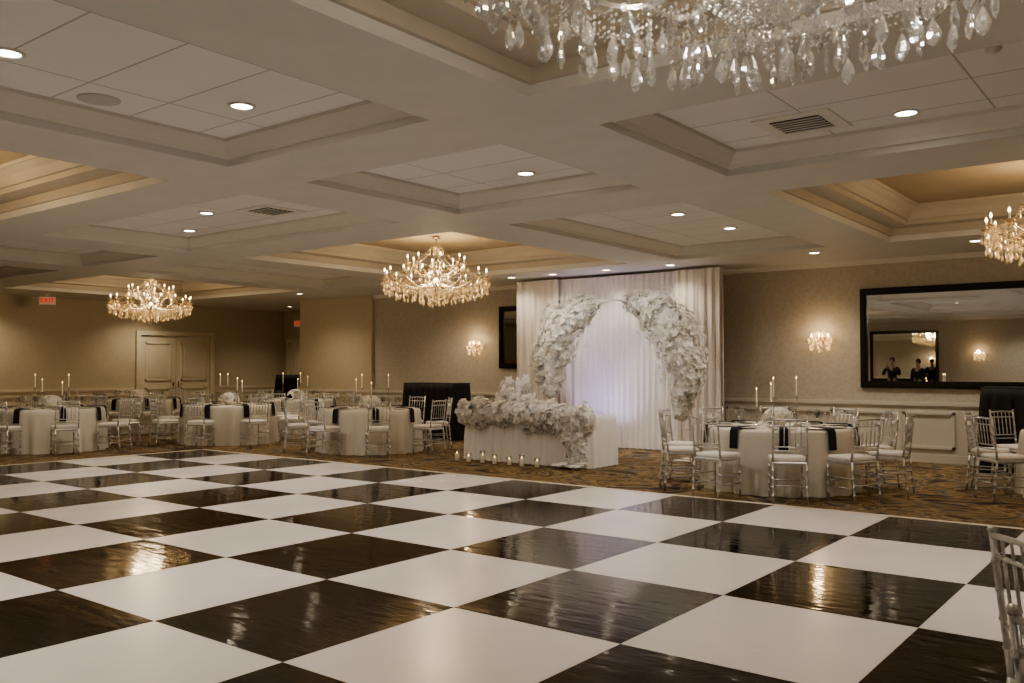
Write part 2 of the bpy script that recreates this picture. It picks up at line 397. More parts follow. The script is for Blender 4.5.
plateM = mk(lambda b: b.lathe([(0, 0), (.09, 0), (.10, .006), (.145, .014), (.147, .017), (.10, .011), (.085, .008), (0, .008)], 28), ['plate'], 'plate')
def napf(b):
    path = [(-.02, .012), (-.16, .012), (-.26, .008), (-.315, -.002), (-.335, -.03), (-.345, -.12), (-.352, -.24)]
    vs = []; w = .055; th = .006
    for y, z in path:
        for x in (-w, -w*.33, w*.33, w): vs.append((x, y, z+.006+(.004 if abs(x) < w else 0)))
        for x in (-w, -w*.33, w*.33, w): vs.append((x, y+.004, z))
    fs = []
    for i in range(len(path)-1):
        o = i*8; p = o+8
        for k in range(3): fs.append((o+k, o+k+1, p+k+1, p+k)); fs.append((o+4+k, p+4+k, p+5+k, o+5+k))
        fs.append((o, p, p+4, o+4)); fs.append((o+3, o+7, p+7, p+3))
    fs += [(0, 4, 5, 1), (1, 5, 6, 2), (2, 6, 7, 3)]; e = (len(path)-1)*8
    fs += [(e, e+1, e+5, e+4), (e+1, e+2, e+6, e+5), (e+2, e+3, e+7, e+6)]
    b.add(vs, fs, 0, False)
napM = mk(napf, ['navy'], 'napkin')
glassM = mk(lambda b: b.lathe([(0, 0), (.034, 0), (.034, .003), (.006, .008), (.0045, .09), (.012, .10), (.032, .125), (.036, .155), (.030, .205), (.0285, .205), (.0345, .155), (.030, .128), (0, .105)], 14), ['glass'], 'wine_glass')
def cstick(h):
    def f(b):
        b.lathe([(0, 0), (.05, 0), (.05, .008), (.02, .02), (.010, .04), (.016, .06), (.008, .08), (.008, h-.05), (.016, h-.04), (.008, h-.03), (.02, h-.01), (.02, h), (0, h)], 14)
    return f
M['cst'] = thin_glass('candlestick_glass', (.85, .84, .82), .3)
csM = {h: mk(cstick(h), ['cst'], 'candlestick') for h in (.30, .38, .24)}
taperM = mk(lambda b: b.lathe([(.010, 0), (.008, .2), (.004, .215), (0, .216)], 10), ['wax'], 'candle')
flameM = mk(lambda b: b.lathe([(0, 0), (.006, .01), (.005, .02), (0, .038)], 8), ['flame'], 'flame')

# flowers
def bloom(b, c, R, nrm, rnd, mi=0, light=False):
    nrm = Vector(nrm).normalized(); q = Vector((0, 0, 1)).rotation_difference(nrm).to_matrix()
    c = Vector(c); layers = ((5, 1.0, .15), (4, .7, .45), (3, .38, .8)) if not light else ((5, 1.0, .25), (3, .55, .7))
    for n, s, lift in layers:
        ph = rnd.uniform(0, 6)
        for k in range(n):
            a = ph+2*pi*k/n; d = 2*pi/n*.62; r = R*s
            pts = [(0, 0, 0), (r*.6*math.cos(a-d), r*.6*math.sin(a-d), r*lift*.5), (r*.62*math.cos(a), r*.62*math.sin(a), r*lift*.25),
                   (r*.6*math.cos(a+d), r*.6*math.sin(a+d), r*lift*.5), (r*math.cos(a), r*math.sin(a), r*lift*.9)]
            vs = [c+q@Vector(p) for p in pts]
            b.add(vs, [(0, 1, 2), (0, 2, 3), (1, 4, 2), (2, 4, 3)], mi, True)
def bloom_mesh(seed, R):
    b = MB(); bloom(b, (0, 0, 0), R, (0, 0, 1), random.Random(seed)); b.octa((0, 0, R*.3), R*.14, 1); return b.build('bloom', ['petal', 'petalc'])
bloomM = [bloom_mesh(s, .085) for s in (1, 2, 3)]
def flower_mass(name, samples, seed, R=.07, cores=()):
    rnd = random.Random(seed); b = MB()
    for c, r in cores:
        n = 12; vs = []; fs = []
        for i in range(n+1):
            for k in range(n):
                rr = r*rnd.uniform(.9, 1.05); th = pi*i/n
                vs.append((c[0]+rr*math.sin(th)*math.cos(2*pi*k/n), c[1]+rr*.75*math.sin(th)*math.sin(2*pi*k/n), c[2]+rr*math.cos(th)))
        for i in range(n):
            for k in range(n): fs.append((i*n+k, (i+1)*n+k, (i+1)*n+(k+1) % n, i*n+(k+1) % n))
        b.add(vs, fs, 0, True)
    for c, nrm in samples: bloom(b, c, R*rnd.uniform(.7, 1.25), nrm, rnd, 0 if rnd.random() < .95 else 1, light=True)
    return b.build(name, ['petal', 'petalc'])
def rand_dir(rnd):
    while 1:
        v = Vector((rnd.uniform(-1, 1), rnd.uniform(-1, 1), rnd.uniform(-1, 1)))
        if .1 < v.length < 1: return v.normalized()

def centrepiece(seed):
    rnd = random.Random(seed); b = MB()
    b.lathe([(0, 0), (.07, 0), (.09, .05), (.08, .1), (0, .1)], 16, mi=2)
    for k in range(54):
        d = rand_dir(rnd); d.z = abs(d.z); bloom(b, Vector((0, 0, .09))+Vector((d.x*.19, d.y*.19, d.z*.13)), .06, d, rnd, 0 if k % 7 else 1)
    return b.build('floral_centrepiece', ['petal', 'petalc', 'plate'])
cpM = centrepiece(4)
votM = mk(lambda b: (b.lathe([(0, 0), (.03, 0), (.035, .07), (.032, .07), (.028, .006), (0, .006)], 14)), ['glass'], 'votive_holder')
votW = mk(lambda b: b.lathe([(.024, .007), (.024, .04), (0, .042)], 12), ['wax'], 'votive_wax')
zT = .768
def set_table(cx, cy, off, n=10, cloth=clothA, place=True, seed=1, skipchairs=(), sticks=4):
    t = thing('dining_table', tabM, (cx, cy, 0), label='round banquet table with floor-length cream tablecloth', cat='table', group='round banquet tables')
    part('tablecloth', cloth, t, label='floor-length cream cloth in soft folds')
    a0 = math.atan2(-cy, -cx)+off; rnd = random.Random(seed)
    for k in range(n):
        a = a0+2*pi*k/n
        if k not in skipchairs:
            r = 1.27+rnd.uniform(-.03, .05); aa = a+rnd.uniform(-.03, .03)
            put_chair(cx+r*math.cos(aa), cy+r*math.sin(aa), aa+pi/2+rnd.uniform(-.08, .08))
        if place:
            ca, sa = math.cos(a), math.sin(a)
            thing('plate', plateM, (cx+.68*ca, cy+.68*sa, zT), a, 'white porcelain dinner plate on the cream tablecloth', 'plate', 'place setting plates')
            thing('napkin', napM, (cx+.61*ca, cy+.61*sa, zT+.016), a+pi/2, 'dark folded napkin draped from plate over table edge', 'napkin', 'dark napkins')
            for a2, r2 in ((a+.25, .58), (a+.36, .50)):
                thing('wine_glass', glassM, (cx+r2*math.cos(a2), cy+r2*math.sin(a2), zT), 0, 'clear stemmed wine glass on banquet table', 'glass', 'wine glasses')
    if place:
        thing('floral_centerpiece', cpM, (cx, cy, zT), seed, 'low round arrangement of white flowers in bowl', 'flowers', 'table flower arrangements')
        for k, h in enumerate((.38, .30, .24, .38)[:sticks]):
            a = 1.3*k+seed; r = .27 if k < 3 else .33
            s = thing('candlestick', csM[h], (cx+r*math.cos(a), cy+r*math.sin(a), zT), 0, 'clear glass candlestick with white taper candle', 'candlestick', 'glass candlesticks')
            tp = part('candle', taperM, s, (0, 0, h), label='white taper candle'); part('flame', flameM, tp, (0, 0, .214))
        for k in range(3):
            a = seed*2+2.1*k+.6
            s = thing('votive_candle', votM, (cx+.36*math.cos(a), cy+.36*math.sin(a), zT), 0, 'small glass votive holder with wax candle', 'candle', 'votive candles')
            part('wax', votW, s)
set_table(-4.25, 10.98, .05, cloth=clothA, seed=1)
set_table(-.85, 12.35, .3, cloth=clothB, seed=2, place=False)
set_table(-12.0, 11.25, .1, n=8, cloth=clothB, seed=3)
set_table(-16.75, 7.75, .2, n=8, cloth=clothA, seed=4)
set_table(-15.6, 10.75, .35, n=8, cloth=clothB, seed=5)
set_table(-17.0, 13.55, .5, n=8, cloth=clothA, seed=6)
set_table(-20.0, 11.3, .2, n=8, cloth=clothB, seed=7, sticks=0)
t = thing('dining_table', tabM, (.88, 4.02, 0), label='round banquet table with floor-length cream tablecloth', cat='table', group='round banquet tables')
part('tablecloth', clothB, t)
def face(x, y, tx, ty): return math.atan2(ty-y, tx-x)-pi/2
put_chair(-.26, 3.33, face(-.26, 3.33, .88, 4.02)+.1, .02, 'silver chiavari chair with ivory cushion beside the dance floor')
put_chair(-.04, 2.28, face(-.04, 2.28, .88, 2.95)+.1, .02, 'silver chiavari chair with ivory cushion beside the dance floor')

# ---------------------------------------------------------------- sweetheart table
def rect_cloth(x0, x1, y0, y1, zt, mname, rip=.03, step=.02, seed=3):
    rnd = random.Random(seed); pts = []; r = .05
    def seg(a, c, n):
        L = (Vector(c)-Vector(a)).length; k = int(L/step)
        for i in range(k): p = Vector(a).lerp(Vector(c), i/k); pts.append((p.x, p.y, n))
    def arc(cx, cy, a0):
        for i in range(5): a = a0+pi/2*i/5; pts.append((cx+r*math.cos(a), cy+r*math.sin(a), (math.cos(a), math.sin(a))))
    seg((x0+r, y0), (x1-r, y0), (0, -1)); arc(x1-r, y0+r, -pi/2); seg((x1, y0+r), (x1, y1-r), (1, 0)); arc(x1-r, y1-r, 0)
    seg((x1-r, y1), (x0+r, y1), (0, 1)); arc(x0+r, y1-r, pi/2); seg((x0, y1-r), (x0, y0+r), (-1, 0)); arc(x0+r, y0+r, pi)
    n = len(pts); rows = 10; vs = []; fs = []; p1, p2 = rnd.uniform(0, 6), rnd.uniform(0, 6)
    for j in range(rows+1):
        d = j/rows; z = zt-(zt-.006)*d
        for i, (x, y, nn) in enumerate(pts):
            s = i*step; w = math.sin(2*pi*s/.17+p1+1.2*math.sin(s*2.1))*.7+.3*math.sin(2*pi*s/.09+p2)
            o = (rip*w+.02)*min(1, d*2.2)**.8+.02*d
            vs.append((x+nn[0]*o, y+nn[1]*o, z))
    for j in range(rows):
        for i in range(n): fs.append((j*n+i, (j+1)*n+i, (j+1)*n+(i+1) % n, j*n+(i+1) % n))
    fs.append(tuple(range(n)))
    b = MB(); b.add(vs, fs, 0, True); b.sm[-1] = False
    return b.build('tablecloth', [mname])
SX0, SX1, SY0, SY1 = -9.65, -7.25, 11.2, 12.0
sc = ((SX0+SX1)/2, (SY0+SY1)/2)
hw, hd = (SX1-SX0)/2, (SY1-SY0)/2
st = MB(); st.box(-hw+.03, hw-.03, -hd+.03, hd-.03, .72, .75)
for sx in (-1, 1):
    for sy in (-1, 1): st.tube([(sx*(hw-.15), sy*(hd-.12), 0), (sx*(hw-.15), sy*(hd-.12), .72)], .02, 8)
sweet = thing('sweetheart_table', st.build('table_frame', ['blackgloss']), (*sc, 0), label='rectangular sweetheart table with white floor-length cloth and flowers', cat='table')
part('tablecloth', rect_cloth(-hw, hw, -hd, hd, .762, 'clothw'), sweet, label='white gathered floor-length cloth')

def garland(name, loc, path, n_fill, n_bloom, seed, label, cat='flowers', frame=None, cores=(), R=.07):
    rnd = random.Random(seed)
    o = thing(name, frame, loc, label=label, cat=cat)
    part('flower_filling', flower_mass('flower_filling', [path(rnd) for _ in range(n_fill)], seed, R, cores), o, kind='stuff', label='dense white blossoms and petals')
    for k in range(n_bloom):
        p, nr = path(rnd); p = Vector(p)+Vector(nr)*.03
        q = Vector((0, 0, 1)).rotation_difference(Vector(nr)).to_euler()
        f = part('bloom', bloomM[k % 3], o, p, q); s = rnd.uniform(.75, 1.15); f.scale = (s, s, s)
    return o
def gpath(rnd):
    u = rnd.random()
    if u < .62:
        x = rnd.uniform(-hw-.05, hw+.0); th = (.18+.03*math.sin(x*5)+.03*math.sin(x*13)+.06*(x+hw)/(2*hw))*rnd.uniform(.75, 1.12); c = Vector((x, -hd-.02, .78-.05*(x+hw)/(2*hw)))
        d = rand_dir(rnd); d.y = -abs(d.y) if rnd.random() < .75 else d.y
        return c+Vector((d.x*.08, d.y*th*.9, d.z*th)), (d+rand_dir(rnd)*.35).normalized()
    z = rnd.uniform(.04, .80); w = (.14+.20*(z/.85)**1.5)*rnd.uniform(.6, 1.1); xc = hw-.16+.05*math.sin(z*8); d = rand_dir(rnd); d.y = -abs(d.y)
    if rnd.random() < .12: return Vector((hw-.18+rnd.uniform(-.26, .2), -hd-.12-rnd.uniform(0, .2), .05)), Vector((0, -.3, 1)).normalized()
    return Vector((xc+d.x*w-(.08*(z/.85)), -hd-.08+d.y*.16, z)), (d+rand_dir(rnd)*.35).normalized()
gc = [((-hw+.05+k*(2*hw-.1)/24, -hd-.02, .78-.002*k), .13+.002*k) for k in range(25)]+[((hw-.18-.08*(z/.8), -hd-.03, z), .08+.11*z) for z in (.12, .24, .36, .48, .6, .7)]
garland('flower_garland', (*sc, 0), gpath, 2300, 98, 11, 'lush white flower garland spilling from sweetheart table to floor', cores=gc, R=.055)
def apath(rnd):
    d = rand_dir(rnd); i = rnd.randrange(5); cx = (-.24, -.1, .05, .2, .32)[i]; top = (.30, .52, .38, .58, .30)[i]
    z = rnd.uniform(.12, top); return Vector((cx+d.x*.08, d.y*.12, z)), d
b = MB(); b.lathe([(0, 0), (.05, 0), (.07, .06), (.05, .12), (0, .12)], 14)
garland('flower_arrangement', (-9.1, 11.75, .764), apath, 380, 40, 13, 'upright white orchid arrangement in pot on sweetheart table', frame=b.build('vase', ['plate']), R=.05)
for k, (x, y) in enumerate(((-8.4, 11.67), (-7.85, 11.67))):
    thing('plate', plateM, (x, y, .764), 0, 'white porcelain dinner plate on the sweetheart table', 'plate', 'sweetheart table plates')
    thing('wine_glass', glassM, (x+.22, y-.05, .764), 0, 'clear stemmed wine glass on sweetheart table', 'glass', 'sweetheart table glasses')
for k in range(7):
    u = k/6; x = -9.55+1.6*u; y = 10.86-.03*(k % 2); h = (.19, .15, .20, .16, .14, .19, .15)[k]
    b = MB(); b.lathe([(0, 0), (.045, 0), (.045, h), (.042, h), (.042, .008), (0, .008)], 18)
    o = thing('pillar_candle', b.build('glass_cylinder', ['glass']), (x, y, 0), label='white pillar candle in clear glass cylinder on carpet', cat='candle', group='floor candles')
    b = MB(); b.lathe([(.036, .009), (.036, h*.65), (.030, h*.67), (0, h*.66)], 16)
    w = part('wax', b.build('wax', ['wax']), o); part('flame', flameM, w, (0, 0, h*.66))

# ---------------------------------------------------------------- floral arch
ax, ay = -8.05, 13.2
def arch_frame(b):
    for y in (-.14, .14):
        pts = [(-1.38, y, .02)]+[(-1.38, y, 1.4)]+[(1.38*math.cos(pi-a*pi/20), y, 1.4+1.28*math.sin(a*pi/20)) for a in range(1, 20)]+[(1.38, y, 1.4), (1.38, y, .02)]
        b.tube(pts, .009, 8)
    for sx in (-1, 1):
        b.box(sx*1.38-.12, sx*1.38+.12, -.25, .25, 0, .02)
        for z in (.5, 1.0, 1.4): b.tube([(sx*1.38, -.14, z), (sx*1.38, .14, z)], .01, 6)
def arch_pt(s):
    if s < 1:
        if s < .34: return Vector((-1.34+.07*math.sin(s*11), 0, 1.12+s/.34*.38)), .16+.14*(s/.34)
        q = (s-.34)/.66; a = pi-q*pi*.415; return Vector((1.32*math.cos(a), 0, 1.5+1.18*math.sin(a))), (.30+.14*math.sin(q*pi))*(1-.66*q**3)
    s = s-1
    if s < .55: q = s/.55; a = pi*.425-q*pi*.425; return Vector((1.34*math.cos(a)+.02, 0, 1.5+1.18*math.sin(a))), (.12+.37*min(1, q*2.0)**.8)*(1-.22*q)
    q = (s-.55)/.45; return Vector((1.36+.06*math.sin(s*12), 0, 1.5-q*.75)), .30-.19*q
def archpath(rnd):
    s = rnd.uniform(0, 2); c, r = arch_pt(s); d = rand_dir(rnd)
    lump = 1+.12*math.sin(s*23+d.x*2)+.10*math.sin(s*47+d.z*3)
    rr = r*rnd.uniform(.55, 1.0)**.5*lump*(1.2 if rnd.random() < .12 else 1)
    return c+Vector((d.x*rr, d.y*rr*.8, d.z*rr)), (d+rand_dir(rnd)*.4).normalized()
ac = []
for k in range(90):
    c, r = arch_pt(k/90*2+.001); ac.append((c, r*.62))
b = MB(); arch_frame(b)
garland('flower_arch', (ax, ay, 0), archpath, 4600, 98, 21, 'broken arch of dense white flowers before the draped backdrop', 'flower arch', b.build('arch_frame', ['whitep']), cores=ac, R=.06)

# ---------------------------------------------------------------- drape backdrop
DX0, DX1, DY, DH = -11.0, -6.6, 14.5, 3.25
b = MB()
b.tube([(DX0-.02, DY+.05, DH-.03), (DX1+.02, DY+.05, DH-.03)], .015, 8)
for x in (DX0+.05, (DX0+DX1)/2, DX1-.05):
    b.tube([(x, DY+.1, 0.01), (x, DY+.1, DH-.03)], .018, 8); b.box(x-.2, x+.2, DY+.05, DY+.25, 0, .015)
bd = thing('draped_backdrop', b.build('backdrop_stand', ['whitep']), label='tall white sheer drape backdrop on a pipe frame', cat='backdrop')
def curtain(x0, x1, y, amp, per, seed, z0=.012, m='drape', swag=0):
    rnd = random.Random(seed); b = MB(); n = int((x1-x0)/.012); rows = 20; vs = []; fs = []
    ph = [rnd.uniform(0, 6) for _ in range(4)]
    for j in range(rows+1):
        d = j/rows; z = DH-(DH-z0)*d
        for i in range(n+1):
            u = i/n; x = x0+(x1-x0)*u
            a = amp*(.55+.45*d)
            w = math.sin(2*pi*(x+.02*math.sin(3*d+x*5))/per+ph[0]+1.5*math.sin(x*2.3+ph[1]))+.35*math.sin(2*pi*x/(per*.43)+ph[2]+d)
            vs.append((x, y-.0+a*w, z))
    for j in range(rows):
        for i in range(n): fs.append((j*(n+1)+i, j*(n+1)+i+1, (j+1)*(n+1)+i+1, (j+1)*(n+1)+i))
    b.add(vs, fs, 0, True); return b.build('curtain', [m])
edges = [DX0, DX0+1.15, DX0+2.25, DX0+3.4, DX1]
for k in range(4): part('curtain', curtain(edges[k]-(.1 if k else 0), edges[k+1]+(.1 if k < 3 else 0), DY-.01*k, .03, .14, 30+k), bd, label='white sheer curtain panel')
for k, (a_, c_) in enumerate(((DX0-.02, DX0+1.0), (DX1-.85, DX1+.02))):
    part('curtain', curtain(a_, c_, DY-.14, .035, .17, 60+k, m='drapei'), bd, label='ivory side curtain panel in deep folds')

# ---------------------------------------------------------------- mirrors, sconces
def mirror(x0, x1, z0, z1, y, rz, lbl):
    w, h = x1-x0, z1-z0; b = MB(); f = .11
    for a, c, e, g in ((0, w, 0, f), (0, w, h-f, h), (0, f, f, h-f), (w-f, w, f, h-f)):
        b.box(a-w/2, c-w/2, -.05, 0, e, g)
    for a, c, e, g in ((.02, w-.02, .02, f-.03), (.02, w-.02, h-f+.03, h-.02), (.02, f-.03, f-.03, h-f+.03), (w-f+.03, w-.02, f-.03, h-f+.03)):
        b.box(a-w/2, c-w/2, -.07, -.05, e, g)
    o = thing('wall_mirror', b.build('mirror_frame', ['blackgloss']), ((x0+x1)/2, y, z0), rz, lbl, 'mirror')
    g = MB(); g.box(-w/2+f, w/2-f, -.02, -.004, f, h-f); part('mirror_glass', g.build('mirror_glass', ['mirror']), o)
mirror(-4.5, -.7, 1.18, 2.82, W-.001, 0, 'wide black-framed mirror hanging above the wainscot')
mirror(-12.2, -10.9, 1.5, 2.85, W-.001, 0, 'black-framed mirror hanging beside the white drape')
mirror(-10.4, -7.9, .99, 2.95, YF+.001, pi, 'large black-framed mirror on the wall facing the backdrop')

def sconce_template():
    b = MB(); b.lathe([(0, -.12), (.04, -.09), (.06, 0), (.04, .09), (0, .12)], 14, (0, -.015, 0), sy=.25)
    o = thing('wall_sconce', b.build('backplate', ['gold']), label='crystal wall sconce with warm glowing bulbs', cat='wall lamp', group='crystal wall sconces')
    for sx in (-1, 0, 1):
        b = MB(); pts = [(0, -.02, -.03), (sx*.05, -.07, -.07), (sx*.11, -.11, -.06), (sx*.14, -.11-.03*(sx == 0), -.02)]
        b.tube(pts, .006, 6); b.lathe([(0, 0), (.03, .004), (.032, .012), (.008, .008), (.008, .03), (0, .03)], 12, pts[-1])
        a = part('arm', b.build('arm', ['gold']), o)
        b = MB(); b.lathe([(0, 0), (.016, .015), (.014, .04), (.003, .065), (0, .07)], 10); part('bulb', b.build('bulb', ['bulb']), a, (pts[-1][0], pts[-1][1], .01))
    b = MB(); rnd = random.Random(3)
    for sx in (-1, 0, 1):
        for k in range(42):
            a = rnd.uniform(0, 2*pi); t = rnd.random(); r = .07*(1-t*.75); b.octa((sx*.14+r*math.cos(a), -.12+r*math.sin(a)*.8, -.02-.19*t*(1.2 if sx == 0 else 1)), .0095, h=.02)
    for k in range(80):
        u = rnd.uniform(-1, 1); b.octa((u*.2, -.09+rnd.uniform(-.04, .02), -.03+.15*(1-u*u)*rnd.uniform(.3, 1)), .008, h=.016)
    part('crystals', b.build('crystals', ['crystals']), o, kind='stuff')
    return o
s0 = sconce_template(); s0.location = (-5.15, W, 2.02)
sc_pos = [(-5.15, W, 2.02, 0), (-12.85, W, 2.02, 0), (1.0, W, 2.02, 0), (-6.5, YF, 2.02, pi), (-12, YF, 2.02, pi)]
for x, y, z, r in sc_pos[1:]: copy_tree(s0, (x, y, z), r)

# ---------------------------------------------------------------- chandeliers
M['armglass'] = mat('glass_arm', (.92, .78, .55), .08, trans=.55, metal=.1)
M['armclear'] = thin_glass('clear_glass_arm', (.90, .90, .90), .25, .08)
def arm_mesh(r, zr, ze, name, m='armglass'):
    b = MB(); pts = []
    for k in range(13):
        t = k/12; x = .05+(r-.05)*t; z = zr+(ze-zr)*t-.16*math.sin(pi*t)*(1-t*.2); pts.append((x, 0, z))
    b.tube(pts, .008, 8)
    for k in (4, 8): b.sphere(pts[k], .015, 8)
    b.lathe([(0, -.02), (.02, -.015), (.05, .01), (.054, .018), (.02, .006), (0, .006)], 14, (r, 0, ze))
    return b.build(name, [m])
RL, RU = .86, .48
def redo(me, m): n = me.copy(); n.materials.clear(); n.materials.append(M[m]); return n
armL = arm_mesh(RL, .42, .48, 'arm'); armU = arm_mesh(RU, .64, .72, 'arm')
armLc, armUc = redo(armL, 'armclear'), redo(armU, 'armclear')
candM = mk(lambda b: b.lathe([(.011, 0), (.011, .08), (.008, .085)], 10), ['wax'], 'candle_sleeve')
bulbM = mk(lambda b: b.lathe([(0, 0), (.013, .015), (.015, .03), (.008, .052), (0, .065)], 10), ['bulb'], 'bulb')
def stemf(b):
    b.lathe([(0, .0), (.015, .01), (.03, .03), (.015, .06), (.02, .09), (.05, .13), (.04, .2), (.025, .23), (.06, .3), (.10, .36), (.10, .40), (.04, .45), (.03, .55), (.07, .60), (.07, .64), (.03, .68), (.025, .8), (.05, .86), (.02, .92), (.08, .98), (.09, 1.0), (.03, 1.03), (0, 1.05)], 20)
    b.tube([(0, 0, 1.03), (0, 0, 1.142)], .012, 8)
stemM = mk(stemf, ['chrome'], 'stem'); stemC = redo(stemM, 'armclear')
PEND = []
def chain(b, p0, p1, sag, sp=.022, r=.0075):
    p0, p1 = Vector(p0), Vector(p1); L = (p1-p0).length; n = max(3, int(L*1.1/sp))
    for k in range(n+1):
        t = k/n; p = p0.lerp(p1, t); p.z -= sag*4*t*(1-t); b.octa(p, r)
bb = MB(); nL, nU = 16, 8
def drop(x, y, z, d):
    PEND.append((x, y, z-d)); n = int(d/.02)
    for k in range(n): bb.octa((x, y, z-.02*k-.008), .0075)
for k in range(nL):
    a = 2*pi*k/nL; a2 = 2*pi*(k+1)/nL
    e = (RL*math.cos(a), RL*math.sin(a), .49); e2 = (RL*math.cos(a2), RL*math.sin(a2), .49)
    chain(bb, e, e2, .08); chain(bb, e, e2, .15)
    au = 2*pi*round(k*nU/nL-.01)/nU
    chain(bb, (RU*math.cos(au), RU*math.sin(au), .73), e, .07)
    for j in range(5):
        b2 = a+2*pi*j/5; drop(e[0]+.05*math.cos(b2), e[1]+.05*math.sin(b2), .47, .04+.03*(j % 2))
    am = (a+a2)/2; drop(.845*math.cos(am), .845*math.sin(am), .41, .02); drop(.845*math.cos(am), .845*math.sin(am), .335, .04)
for q, (r, z, d, n) in enumerate(((.14, .24, .12, 7), (.27, .30, .15, 11), (.40, .30, .11, 15), (.54, .29, .08, 18), (.67, .32, .09, 22), (.78, .36, .07, 26), (.87, .38, .05, 26))):
    for k in range(n):
        aa = 2*pi*(k+.5*(q % 2))/n; ab = aa+2*pi/n
        drop(r*math.cos(aa), r*math.sin(aa), z, d+(.03 if k % 2 else 0))
        chain(bb, (r*math.cos(aa), r*math.sin(aa), z), (r*math.cos(ab), r*math.sin(ab), z), .03+.03*r)
for k in range(nU):
    a = 2*pi*k/nU; a2 = 2*pi*(k+1)/nU; e = (RU*math.cos(a), RU*math.sin(a), .73)
    chain(bb, e, (RU*math.cos(a2), RU*math.sin(a2), .73), .08); chain(bb, (.1*math.cos(a), .1*math.sin(a), .99), e, .06)
    for j in range(4): b2 = a+2*pi*j/4; drop(e[0]+.055*math.cos(b2), e[1]+.055*math.sin(b2), .71, .02)
    drop(.11*math.cos(a+.3), .11*math.sin(a+.3), .98, .01)
for k in range(12):
    a = 2*pi*k/12; chain(bb, (.26*math.cos(a), .26*math.sin(a), .30), (.02*math.cos(a), .02*math.sin(a), .09), .04)
base_beads = bb.build('bead_strands', ['crystal']); beadsM = {'crystal': base_beads, 'crystalw': redo(base_beads, 'crystalw')}
def pend(b, c, rz=0, s=1.15):
    b.octa((c[0], c[1], c[2]-.012), .009*s)
    b.lathe([(0, 0), (.007*s, -.010*s), (.018*s, -.03*s), (.026*s, -.052*s), (.027*s, -.066*s), (.020*s, -.082*s), (.010*s, -.092*s), (0, -.100*s)], 8, (c[0], c[1], c[2]-.022), sm=False, sy=.45, rz=rz)
pb = MB(); pend(pb, (0, 0, 0), s=.98); pendM = pb.build('crystal_pendant', ['crystal'])
rn = random.Random(2)
def pend_all(idx, m, s=.98):
    b = MB()
    for i in idx: pend(b, PEND[i], rn.uniform(0, 3), s)
    return b.build('crystal_pendants', [m])
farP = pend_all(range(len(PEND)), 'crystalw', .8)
def chandelier(x, y, z, detailed, lbl):
    k_ = 1.1 if detailed else 1.0
    o = thing('crystal_chandelier', None, (x, y, z), .1, lbl, 'chandelier', 'crystal chandeliers'); o.scale = (k_, k_, k_)
    part('stem', stemC if detailed else stemM, o, label='central stem of the chandelier')
    top = (PB-z)/k_; b = MB(); b.tube([(0, 0, 1.07), (0, 0, top-.01)], .010, 8)
    b.lathe([(.075, top-.040), (.07, top-.024), (.03, top), (.0, top)], 20)
    part('ceiling_canopy', b.build('ceiling_canopy', ['chrome']), o)
    for n_, r, ze, me in ((nL, RL, .48, armLc if detailed else armL), (nU, RU, .72, armUc if detailed else armU)):
        for k in range(n_):
            a = 2*pi*k/n_; am = part('arm', me, o, rot=(0, 0, a)); part('candle_sleeve', candM, am, (r, 0, ze+.005))
            part('bulb', bulbM, am, (r, 0, ze+.09), label='glowing flame-shaped bulb')
    if detailed:
        cam = Vector((0, 0, 1.5)); th = .1
        def wp(i): q = PEND[i]; return Vector((x+q[0]*math.cos(th)-q[1]*math.sin(th), y+q[0]*math.sin(th)+q[1]*math.cos(th), z+q[2]))
        low = sorted(range(len(PEND)), key=lambda i: (wp(i).z-1.5)*1.0/((wp(i)-cam).length))
        sel = low[:98]
        for i in sel: part('crystal_pendant', pendM, o, PEND[i], (0, 0, rn.uniform(0, 3)))
        part('crystal_pendants', pend_all([i for i in range(len(PEND)) if i not in set(sel)], 'crystal'), o, kind='stuff', label='further clear cut crystal drops')
        part('bead_strands', beadsM['crystal'], o, kind='stuff')
    else:
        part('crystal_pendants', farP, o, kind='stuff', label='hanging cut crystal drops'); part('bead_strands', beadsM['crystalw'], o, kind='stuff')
    return o
CZ = PB-1.19
ZN = 2.49
CH = [(-1.08, 2.70, True, 'large crystal chandelier with clear teardrop pendants above the dance floor'),
      (-10.15, 11.0, False, 'lit crystal chandelier with candle bulbs hanging in a ceiling coffer'),
      (-19.0, 11.0, False, 'lit crystal chandelier with candle bulbs hanging near the double doors'),
      (-1.0, 11.0, False, 'lit crystal chandelier with candle bulbs hanging above banquet tables'),
      (-10.08, 2.95, False, 'lit crystal chandelier with candle bulbs hanging in a ceiling coffer')]
def light(kind, loc, e, col, **kw):
    l = bpy.data.lights.new('lamp', kind); l.energy = e; l.color = col
    for k, v in kw.items(): setattr(l, k, v)
    o = bpy.data.objects.new('lamp_light', l); C.objects.link(o); o.location = loc; return o
WARM = (1, .76, .48)
for x, y, d, l in CH:
    chandelier(x, y, CZ if not d else ZN, d, l)
    light('POINT', (x, y, CZ+.58), 78 if not d else 40, WARM if not d else (1, .93, .84), shadow_soft_size=.3 if not d else .2)
for k in range(3):
    a = 2*pi*k/3+.7; light('POINT', (CH[0][0]+.62*math.cos(a), CH[0][1]+.62*math.sin(a), ZN+.36), 9, (1, .86, .66), shadow_soft_size=.02)
for x, y, z, r in sc_pos: light('POINT', (x, y+(-.28 if r == 0 else .28), z+.08), 7, (1, .70, .40), shadow_soft_size=.06)

